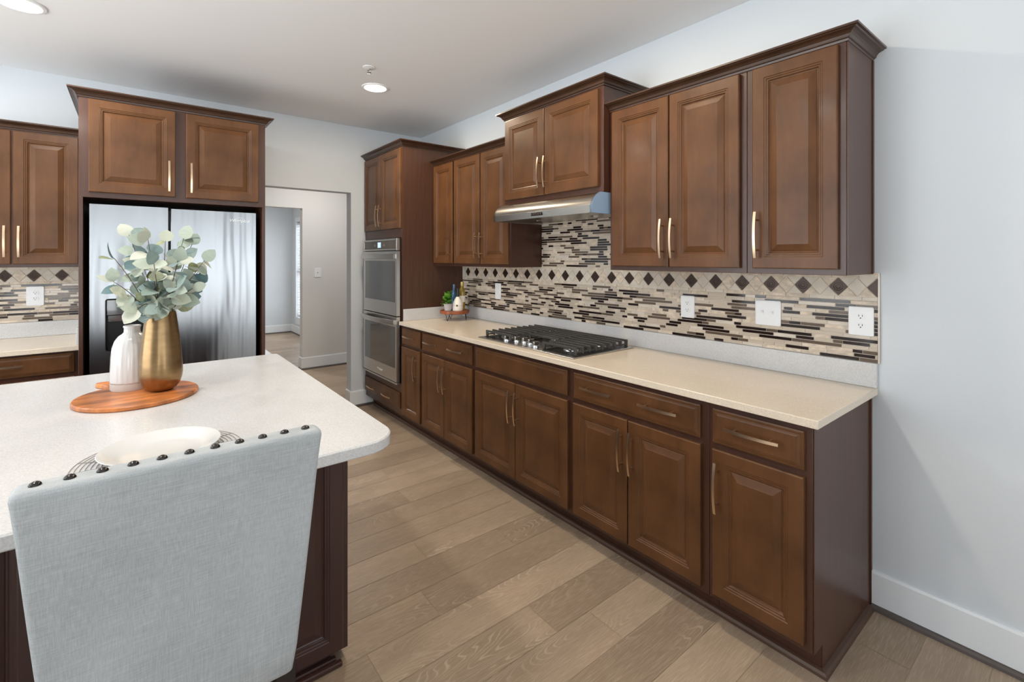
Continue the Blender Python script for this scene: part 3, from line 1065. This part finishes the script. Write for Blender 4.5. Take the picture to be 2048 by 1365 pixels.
# left of the refrigerator
t = thing('wall_cabinet', 'double door wall cabinet left of the refrigerator', 'cabinet', (-3.322, 0, 0))
bm = B(); box(bm, 0, 3.322 - 2.6695, -.305, -E2, 1.393, 2.29); obj('body', bm, M['frame'], t, bevel=.0015)
door(t, .012, .309, 1.414, 2.253, -.3055, .283, 1.556); door(t, .317, .623, 1.414, 2.253, -.3055, .346, 1.556)
crown_run('dark crown moulding on the wall cabinet left of the refrigerator', [(-3.322, -.3058), (-2.669, -.3058)], 2.262)
t = thing('base_cabinet', 'base cabinet with drawer left of the refrigerator', 'cabinet', (-3.352, 0, 0))
bm = B(); box(bm, 0, 3.352 - 2.6695, -.61, -E2, .104, .8835); box(bm, 0, 3.352 - 2.6695, -.535, -E2, .0005, .104)
obj('body', bm, M['frame'], t, bevel=.0015)
drawer(t, .02, .654, .752, .872, -.6105, [.337], hz=.822)
for a, b, h in ((.02, .334, .305), (.34, .654, .37)): door(t, a, b, .128, .725, -.6105, h, .58)
t = thing('countertop', 'short pale quartz countertop left of the refrigerator', 'countertop', (-3.36, 0, 0))
W = 3.36 - 2.6705
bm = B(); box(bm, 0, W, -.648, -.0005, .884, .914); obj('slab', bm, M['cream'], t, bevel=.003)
bm = B(); box(bm, 0, W - .0205, -.0205, -.0006, .9145, 1.016); obj('backsplash_strip', bm, M['quartz'], t, bevel=.002)
bm = B(); box(bm, W - .02, W, -.62, -.0006, .9145, 1.016); obj('side_splash', bm, M['quartz'], t, bevel=.002)
t = thing('tile_backsplash', 'strip mosaic backsplash left of the refrigerator', 'backsplash')
bm = B(); mosaic(bm, -3.36, -2.6695, 1.0165, 1.2735, 16); obj('mosaic_field', bm, TILE, t)
bm = B(); border(bm, -3.36, -2.6695, 1.274, 1.392, -2.806); obj('diamond_border', bm, TILE, t)

# ---------------------------------------------------------------- island
IX0, IX1, IY0, IY1 = -4.1, -1.776, -3.268, -1.672
t = thing('kitchen_island', 'large kitchen island with white quartz top and dark panelled base', 'island', (-2.9, -2.3, 0))


def rel(bm): bm.transform(Matrix.Translation((2.9, 2.3, 0))); return bm


out = []
for cx, cy, r, a0 in ((IX1 - .02, IY1 - .02, .02, 0), (IX0 + .02, IY1 - .02, .02, 90), (IX0 + .1, IY0 + .1, .1, 180), (IX1 - .105, IY0 + .105, .105, 270)):
    for i in range(13): out.append((cx + r * math.cos(R(a0 + 7.5 * i)), cy + r * math.sin(R(a0 + 7.5 * i))))
bm = B(); prism(bm, out, .879, .914, 0, .004); obj('worktop', rel(bm), M['quartz'], t, smooth=True)
bm = B()
box(bm, -3.95, -1.80, -2.870, -1.72, .034, .8785); box(bm, -3.95, -1.86, -2.865, -1.79, .0005, .034)
obj('base', rel(bm), M['isl'], t, bevel=.0015)
for x0, x1 in ((-2.580, -1.822), (-3.350, -2.592), (-3.94, -3.36)):
    bm = B(); rings_panel(bm, x1 - x0, .82, FRAME_LOOPS, x0, .048)
    bm.transform(Matrix.Translation((0, -2.8704, 0)))
    obj('side_panel', rel(bm), M['isl'], t)
bm = B(); box(bm, -3.95, -1.845, -2.885, -2.8655, .0005, .026); box(bm, -3.95, -1.83, -2.905, -2.885, .0005, .018)
obj('shoe_moulding', rel(bm), M['isl'], t, bevel=.004)

# round acacia board with paddle handle
ZI = .9143
BC = (-2.398, -2.268)
bo = thing('cutting_board', 'round acacia wood board with a handle, under the two vases', 'cutting board', (BC[0], BC[1], 0))
bm = B()
ha = R(112); hw = .022
pts = []
n = 72
for i in range(n):
    a = 2 * math.pi * i / n
    da = (a - ha + math.pi) % (2 * math.pi) - math.pi
    if abs(da) < R(9): continue
    pts.append((a, .194 * math.cos(a), .194 * math.sin(a)))
pts.sort(key=lambda p: (p[0] - ha) % (2 * math.pi))
poly = [(x, y) for _, x, y in pts]
ux, uy = math.cos(ha), math.sin(ha); vx, vy = -uy, ux
for l, s in ((.20, -.024), (.225, -.017), (.26, -.017), (.285, -.024), (.305, -.026), (.322, -.018), (.328, 0), (.322, .018), (.305, .026), (.285, .024), (.26, .017), (.225, .017), (.20, .024)):
    poly.append((ux * l + vx * s, uy * l + vy * s))
prism(bm, poly, ZI, ZI + .017, 0, .004)
obj('board', bm, M['acacia'], bo, smooth=True)
ZB = ZI + .0172

gx, gy = -2.327, -2.272
bm = B()
lathe(bm, [(.020, ZB), (.036, ZB + .001), (.050, ZB + .010), (.062, ZB + .028), (.069, ZB + .050), (.0715, ZB + .072), (.0705, ZB + .10), (.067, ZB + .15),
           (.0615, ZB + .205), (.055, ZB + .26), (.0495, ZB + .300), (.048, ZB + .309), (.0465, ZB + .310), (.0455, ZB + .307), (.050, ZB + .26), (.058, ZB + .20), (.064, ZB + .10), (.05, ZB + .03), (.02, ZB + .012)], 56, (0, 0))
tag(obj('vase', bm, M['goldvase'], None, (gx, gy, 0), smooth=True), 'tall brushed gold vase holding eucalyptus on the round board', 'vase')
wx, wy = -2.4165, -2.158
bt = thing('bottle_vase', 'white ribbed ceramic bottle vase behind the gold vase', 'vase', (wx, wy, 0))
bm = B(); lathe(bm, [(.03, ZB), (.0675, ZB), (.0695, ZB + .004), (.0695, ZB + .028)], 64, cap=True); obj('foot_band', bm, M['rawceramic'], bt, smooth=True)
bm = B(); lathe(bm, [(.0696, ZB + .028), (.070, ZB + .034), (.069, ZB + .08), (.067, ZB + .13), (.063, ZB + .165), (.055, ZB + .192), (.043, ZB + .210), (.031, ZB + .219), (.0265, ZB + .225),
                     (.0262, ZB + .240), (.0285, ZB + .244), (.0285, ZB + .2495), (.026, ZB + .251), (.0225, ZB + .249), (.0225, ZB + .22), (.01, ZB + .21)], 120, rib=.008, ribn=24)
obj('body', bm, M['whitevase'], bt, smooth='all')


# eucalyptus bunch
def leaf(bm, base, d, nrm, L, Wd, lay, cup=.2, tip=1.0):
    d = d.normalized(); s = d.cross(nrm).normalized(); nrm = s.cross(d).normalized()
    cols = []
    N = 6
    for i in range(N + 1):
        t_ = i / N
        wv = Wd * (math.sin(math.pi * min(1, t_ * .97 + .03) ** .85) ** .62) if 0 < i < N else Wd * .05
        p = base + d * (L * t_) + nrm * (-cup * L * t_ * t_)
        cols.append([bm.verts.new(p - s * wv + nrm * cup * wv * .7), bm.verts.new(p), bm.verts.new(p + s * wv + nrm * cup * wv * .7)])
    q = random.random()
    for a, b in zip(cols, cols[1:]):
        for k in range(2):
            f = bm.faces.new((a[k], a[k + 1], b[k + 1], b[k]))
            f.smooth = True
            for l in f.loops: l[lay] = min(1, max(0, q + random.uniform(-.04, .04)))


random.seed(21)
eu = thing('eucalyptus_bunch', 'bunch of grey green eucalyptus stems standing in the gold vase', 'plant', (gx, gy, 0))
# tips given as (sideways, height above rim, towards the back)
tips = [(-.115, .30, .03), (-.165, .21, -.03), (-.17, .12, .05), (-.05, .285, -.06), (.02, .28, .08), (.085, .29, .0), (.125, .27, .07),
        (.165, .20, -.02), (.15, .15, .09), (.115, .09, -.06), (-.12, .07, -.06), (-.03, .19, -.11), (.06, .20, -.09), (-.07, .20, .11), (.0, .02, -.12), (-.085, .02, -.085), (.05, .10, -.10)]
for ti, (tx, tz, ty) in enumerate(tips):
    tx *= .86
    P0 = Vector((tx * .12, ty * .12, ZB + .18)); P1 = Vector((tx * .18, ty * .2, ZB + .34)); P2 = Vector((tx, ty, ZB + .31 + tz))
    if tz < .05: P1.z = ZB + .40
    pt = lambda u: P0 * (1 - u) ** 2 + P1 * 2 * u * (1 - u) + P2 * u * u
    bm = B(); tube(bm, [pt(i / 10) for i in range(11)], .0022, 6, r2=.0011)
    br = obj('branch', bm, M['stem'], eu, smooth=True)
    bm = B(); lay_ = bm.loops.layers.float.new('rnd')
    nl = 6 if tz > .15 else 5
    side = random.choice((-1, 1))
    for i in range(nl):
        u = .46 + .52 * i / (nl - 1) if nl > 1 else 1
        p = pt(u); tg = (pt(min(1, u + .03)) - pt(u - .03)).normalized()
        for s_ in ((1, -1) if i < nl - 1 else (1, -1, 0)):
            ax = tg.cross(Vector((random.uniform(-1, 1), random.uniform(-1, 1), random.uniform(-.3, .3)))).normalized()
            d = (tg * (random.uniform(.2, .7) if s_ else 1) + ax * (s_ * .9 if s_ else .1) + Vector((0, 0, random.uniform(-.3, .15))))
            if random.random() < .18 and s_: continue
            sz = random.uniform(.046, .068) * (1 - .28 * (u - .5))
            nrm = Vector((random.uniform(-.7, .7), random.uniform(-1.3, -.1), random.uniform(-.1, 1.1)))
            leaf(bm, p + d.normalized() * .006, d, nrm, sz * 1.12, sz * .47, lay_, random.uniform(.05, .3))
    obj('leaves', bm, M['euca'], br)

# plate on a round wire placemat
pm = B()
for i in range(13):
    r = .188 - i * .0105
    n = 72
    tube(pm, [(r * math.cos(2 * math.pi * k / n), r * math.sin(2 * math.pi * k / n), ZI + .0014) for k in range(n + 1)], .0009, 5)
for k in range(16):
    a = 2 * math.pi * k / 16
    tube(pm, [(.07 * math.cos(a), .07 * math.sin(a), ZI + .001), (.19 * math.cos(a), .19 * math.sin(a), ZI + .001)], .001, 4)
tag(obj('placemat', pm, M['mat'], None, (-2.352, -3.0, 0)), 'round woven wire placemat under the white plate', 'placemat')
bm = B(); zp = ZI + .0035
lathe(bm, [(.03, zp), (.085, zp), (.100, zp + .006), (.122, zp + .018), (.136, zp + .023), (.138, zp + .0245), (.1365, zp + .0255), (.120, zp + .021), (.098, zp + .010), (.084, zp + .006), (.01, zp + .0055)], 64)
tag(obj('plate', bm, M['china'], None, (-2.352, -2.99, 0), smooth=True), 'white china plate on the island behind the upholstered stool', 'plate')

# ---------------------------------------------------------------- counter stool
t = thing('counter_stool', 'light grey linen counter stool with nailhead trim at the island', 'stool', (-2.328, -3.505, 0))
bm = B()


def back_w(z): return .192 + (.2405 - .192) * max(0, (z - .55) / .525) ** .8


rings = []
for z, dw, dt in ((.545, -.008, -.006), (.55, -.002, -.001), (.60, 0, 0), (.68, 0, 0), (.76, 0, 0), (.84, 0, 0), (.92, 0, 0), (1.0, 0, 0), (1.045, .001, 0), (1.062, .002, 0), (1.070, .0, -.003), (1.0745, -.006, -.008), (1.0755, -.016, -.016)):
    lean = -.012 - .035 * max(0, (z - .62) / .45) ** 1.2 + .026
    rings.append([(x, y + lean + .028, z) for x, y in rrect(back_w(z) + dw, .029 + dt, .012 + min(0, dt * .4), 4)])
loft(bm, rings)
bk = obj('backrest', bm, M['fabric'], t, smooth='all')
nail = None
for i in range(11):
    x = -.212 + .424 * i / 10
    lean = -.012 - .035 * (1.07 - .62) / .45 + .026 + .028
    if nail is None:
        bm = B(); lathe(bm, [(.0088, 0), (.0084, .002), (.0065, .0045), (.0035, .006), (.0008, .0065)], 16)
        nail = obj('nailhead', bm, M['nail'], bk, (x, lean, 1.0755), smooth='all')
    else:
        c = nail.copy(); COL.objects.link(c); c.location = (x, lean, 1.0755)
bm = B()
rings = []
for z, k in ((.555, -.006), (.562, 0), (.62, .002), (.648, 0), (.660, -.012), (.664, -.03)):
    rings.append([(x, y + .275, z) for x, y in rrect(.188 + k, .215 + k, .03, 5)])
loft(bm, rings); obj('seat', bm, M['fabric'], t, smooth='all')
for x, y, dy in ((-.185, .085, -.055), (.185, .085, -.055), (-.195, .455, .015), (.195, .455, .015)):
    bm = B(); loft(bm, [[(x + a * .015 * (1.02 if x > 0 else 1.02), y + dy + b * .015, .0005) for a, b in ((-1, -1), (1, -1), (1, 1), (-1, 1))],
                        [(x + a * .021, y + b * .021, .5555) for a, b in ((-1, -1), (1, -1), (1, 1), (-1, 1))]])
    obj('leg', bm, M['darkwood'], t, bevel=.002)
for a in ((-.185, .185, .44, .47), (-.185, .185, .05, .075)):
    bm = B(); box(bm, *a, .20, .235); obj('stretcher', bm, M['darkwood'], t, bevel=.003)
for x in (-.19, .19):
    bm = B(); box(bm, x - .012, x + .012, .06, .46, .26, .29); obj('stretcher', bm, M['darkwood'], t, bevel=.003)

# ---------------------------------------------------------------- corner riser with bottles
SX, SY = -.216, -1.035
ZC = .9143
t = thing('riser_stand', 'round wood slice riser on black hairpin legs in the counter corner', 'riser', (SX, SY, 0))
bm = B(); lathe(bm, [(.118, .971), (.126, .974), (.127, .994), (.124, .999)], 48); obj('top', bm, M['acaciadark'], t, smooth=True)
for a in (200, 320, 80):
    bm = B()
    cx, cy = .095 * math.cos(R(a)), .095 * math.sin(R(a)); px, py = -math.sin(R(a)) * .022, math.cos(R(a)) * .022
    tube(bm, [(cx + px, cy + py, .9708), (cx * 1.05 + px * .12, cy * 1.05 + py * .12, ZC + .004), (cx * 1.05, cy * 1.05, ZC + .0028), (cx * 1.05 - px * .12, cy * 1.05 - py * .12, ZC + .004), (cx - px, cy - py, .9708)], .0027, 6)
    obj('hairpin_leg', bm, M['black'], t)
ZR = .9992
po = thing('potted_plant', 'small green leafy plant in a grey pot on the riser', 'plant', (SX - .066, SY + .002, 0))
bm = B(); lathe(bm, [(.022, ZR), (.030, ZR + .001), (.037, ZR + .060), (.0345, ZR + .061), (.032, ZR + .05)], 32); obj('pot', bm, M['potgrey'], po, smooth=True)
bm = B(); lathe(bm, [(.0315, ZR + .050), (.031, ZR + .053)], 24); obj('soil', bm, M['soil'], po)
bm = B(); lay_ = bm.loops.layers.float.new('rnd')
random.seed(5)
for k in range(26):
    a = random.uniform(0, 2 * math.pi); el = random.uniform(-.2, 1.3)
    near = math.cos(a) > .15
    if near: el = max(el, .95)
    b0 = Vector((.015 * math.cos(a), .015 * math.sin(a), ZR + .055 + .075 * random.random() * max(0, el)))
    d = Vector((math.cos(a) * math.cos(el), math.sin(a) * math.cos(el), math.sin(el)))
    leaf(bm, b0, d, Vector((-.3 * math.cos(a), -.3 * math.sin(a), 1)), random.uniform(.050, .078) * (.6 if near else 1), random.uniform(.016, .024), lay_, .3)
for k in range(6):
    a = k * 1.05; leaf(bm, Vector((.0 + .02 * math.cos(a), -.012 + .012 * math.sin(a), ZR + .115 + .008 * k)), Vector((math.cos(a) * .6, math.sin(a) * .6, .8)), Vector((0, 0, 1)), .04, .012, lay_, .3)
obj('foliage', bm, M['herb'], po)
bm = B()
for k in range(7):
    a = k * .9; tube(bm, [(.004 * math.cos(a), .004 * math.sin(a), ZR + .052), (.014 * math.cos(a), .014 * math.sin(a), ZR + .115)], .0015, 5)
obj('stems', bm, M['herb'], po)


def bottle(name, label, loc, prof, m, parts, smooth=True):
    t = thing(name, label, 'bottle', (*loc, 0), 0, 'bottles on the riser')
    bm = B(); lathe(bm, prof, 36); obj('glass', bm, M[m], t, smooth=True)
    for nm, pr, mm in parts:
        bm = B(); lathe(bm, pr, 36); obj(nm, bm, M[mm], t, smooth=True)
    return t


q = bottle('bottle', 'squat white bottle with long black neck at the front of the riser', (SX + .000, SY - .050),
           [(.030, ZR), (.043, ZR + .001), (.044, ZR + .012), (.044, ZR + .050), (.040, ZR + .068), (.026, ZR + .098), (.015, ZR + .115), (.0135, ZR + .12)], 'label',
           [('neck_wrap', [(.0145, ZR + .1202), (.0150, ZR + .135), (.0135, ZR + .16), (.0130, ZR + .185), (.0132, ZR + .192), (.010, ZR + .194)], 'navy'),
            ('label_band', [(.0443, ZR + .044), (.0443, ZR + .046)], 'gold_ink')])
bm = B()
a = R(230)
c = Vector((.0445 * math.cos(a), .0445 * math.sin(a), ZR + .046)); s = Vector((-math.sin(a), math.cos(a), 0)); o_ = Vector((math.cos(a), math.sin(a), 0)) * .0008
v = [bm.verts.new(c + o_ + p) for p in (s * .009, Vector((0, 0, .011)), s * -.009, Vector((0, 0, -.011)))]
bm.faces.new(v); obj('emblem', bm, M['ink'], q)
bottle('bottle', 'tall olive oil bottle with gold cap, right on the riser', (SX + .062, SY - .022),
       [(.020, ZR), (.0285, ZR + .002), (.0285, ZR + .155), (.026, ZR + .172), (.016, ZR + .196), (.0135, ZR + .205), (.0135, ZR + .212)], 'oil',
       [('cap', [(.0150, ZR + .2122), (.0155, ZR + .215), (.0150, ZR + .246), (.012, ZR + .248)], 'goldcap'),
        ('paper_label', [(.0287, ZR + .07), (.0287, ZR + .125)], 'label')])
bottle('bottle', 'slim blue bottle half hidden behind the green plant', (SX + .036, SY + .070),
       [(.018, ZR), (.026, ZR + .002), (.026, ZR + .13), (.020, ZR + .15), (.011, ZR + .172), (.0105, ZR + .190)], 'blueglass',
       [('cap', [(.0115, ZR + .1902), (.0115, ZR + .220), (.009, ZR + .222)], 'blueglass')])

# ---------------------------------------------------------------- ceiling lamps and sprinkler
LG = 'recessed ceiling lights'


def downlight(x, y, label, power=LAMP, col=LAMP_COL):
    t = thing('recessed_light', label, 'ceiling light', (x, y, 0), 0, LG)
    bm = B(); lathe(bm, [(.078, H - .0005), (.098, H - .0005), (.096, H - .006), (.082, H - .008), (.078, H - .004)], 48, cap=False)
    obj('trim_ring', bm, M['rim'], t, smooth=True)
    bm = B(); lathe(bm, [(.078, H - .0008), (.078, H - .004), (.02, H - .005)], 40); obj('lens', bm, M['lens'], t)
    lamp('ceiling_lamp', (0, 0, H - .010), (0, 0, 0), power, col, .15, parent=t)
    return t


downlight(-.985, -1.15, 'glowing round recessed light near the ceiling corner by the oven tower', col=AISLE_COL)
downlight(-2.86, -1.17, 'glowing round recessed light cut by the top left of the frame')
downlight(-.985, -3.05, 'recessed light in the ceiling over the aisle by the cooktop', col=AISLE_COL)
downlight(-2.86, -3.05, 'recessed light in the ceiling over the island stool')
downlight(-4.74, -1.17, 'recessed light in the ceiling over the left wall cabinets')
downlight(-4.74, -3.05, 'recessed light in the ceiling over the far end of the island')
downlight(-.6, 1.0, 'added unseen light in the hall ceiling', 15)  # no fixture seen here, added to brighten the hall
downlight(-1.4, 3.7, 'added unseen light in the ceiling of the room beyond the hall', 24, (1, .97, .93))  # out of view, added to lift the far room
sp = thing('fire_sprinkler', 'small white fire sprinkler on the ceiling beside the recessed light', 'sprinkler', (-1.168, -1.487, 0))
bm = B(); lathe(bm, [(.04, H - .0005), (.04, H - .004), (.02, H - .008)], 28); obj('escutcheon', bm, M['rim'], sp, smooth=True)
bm = B(); lathe(bm, [(.008, H - .008), (.008, H - .022), (.003, H - .024), (.003, H - .036)], 12)
lathe(bm, [(.014, H - .036), (.015, H - .038), (.004, H - .040)], 16)
for s in (-1, 1): tube(bm, [(s * .009, 0, H - .018), (s * .011, 0, H - .028), (s * .003, 0, H - .036)], .002, 6)
obj('head', bm, M['steel'], sp)
bm = B(); loft(bm, [[(x - 1.28, y + 3.45, .0005) for x, y in rrect(.5, .62, .01, 2)], [(x - 1.28, y + 3.45, .012) for x, y in rrect(.5, .62, .01, 2)]])  # pale flat piece of unknown kind
tag(obj('floor_shape', bm, M['floor_shape']), 'unidentified pale flat shape on the floor beyond the hall doorway', 'floor_shape')
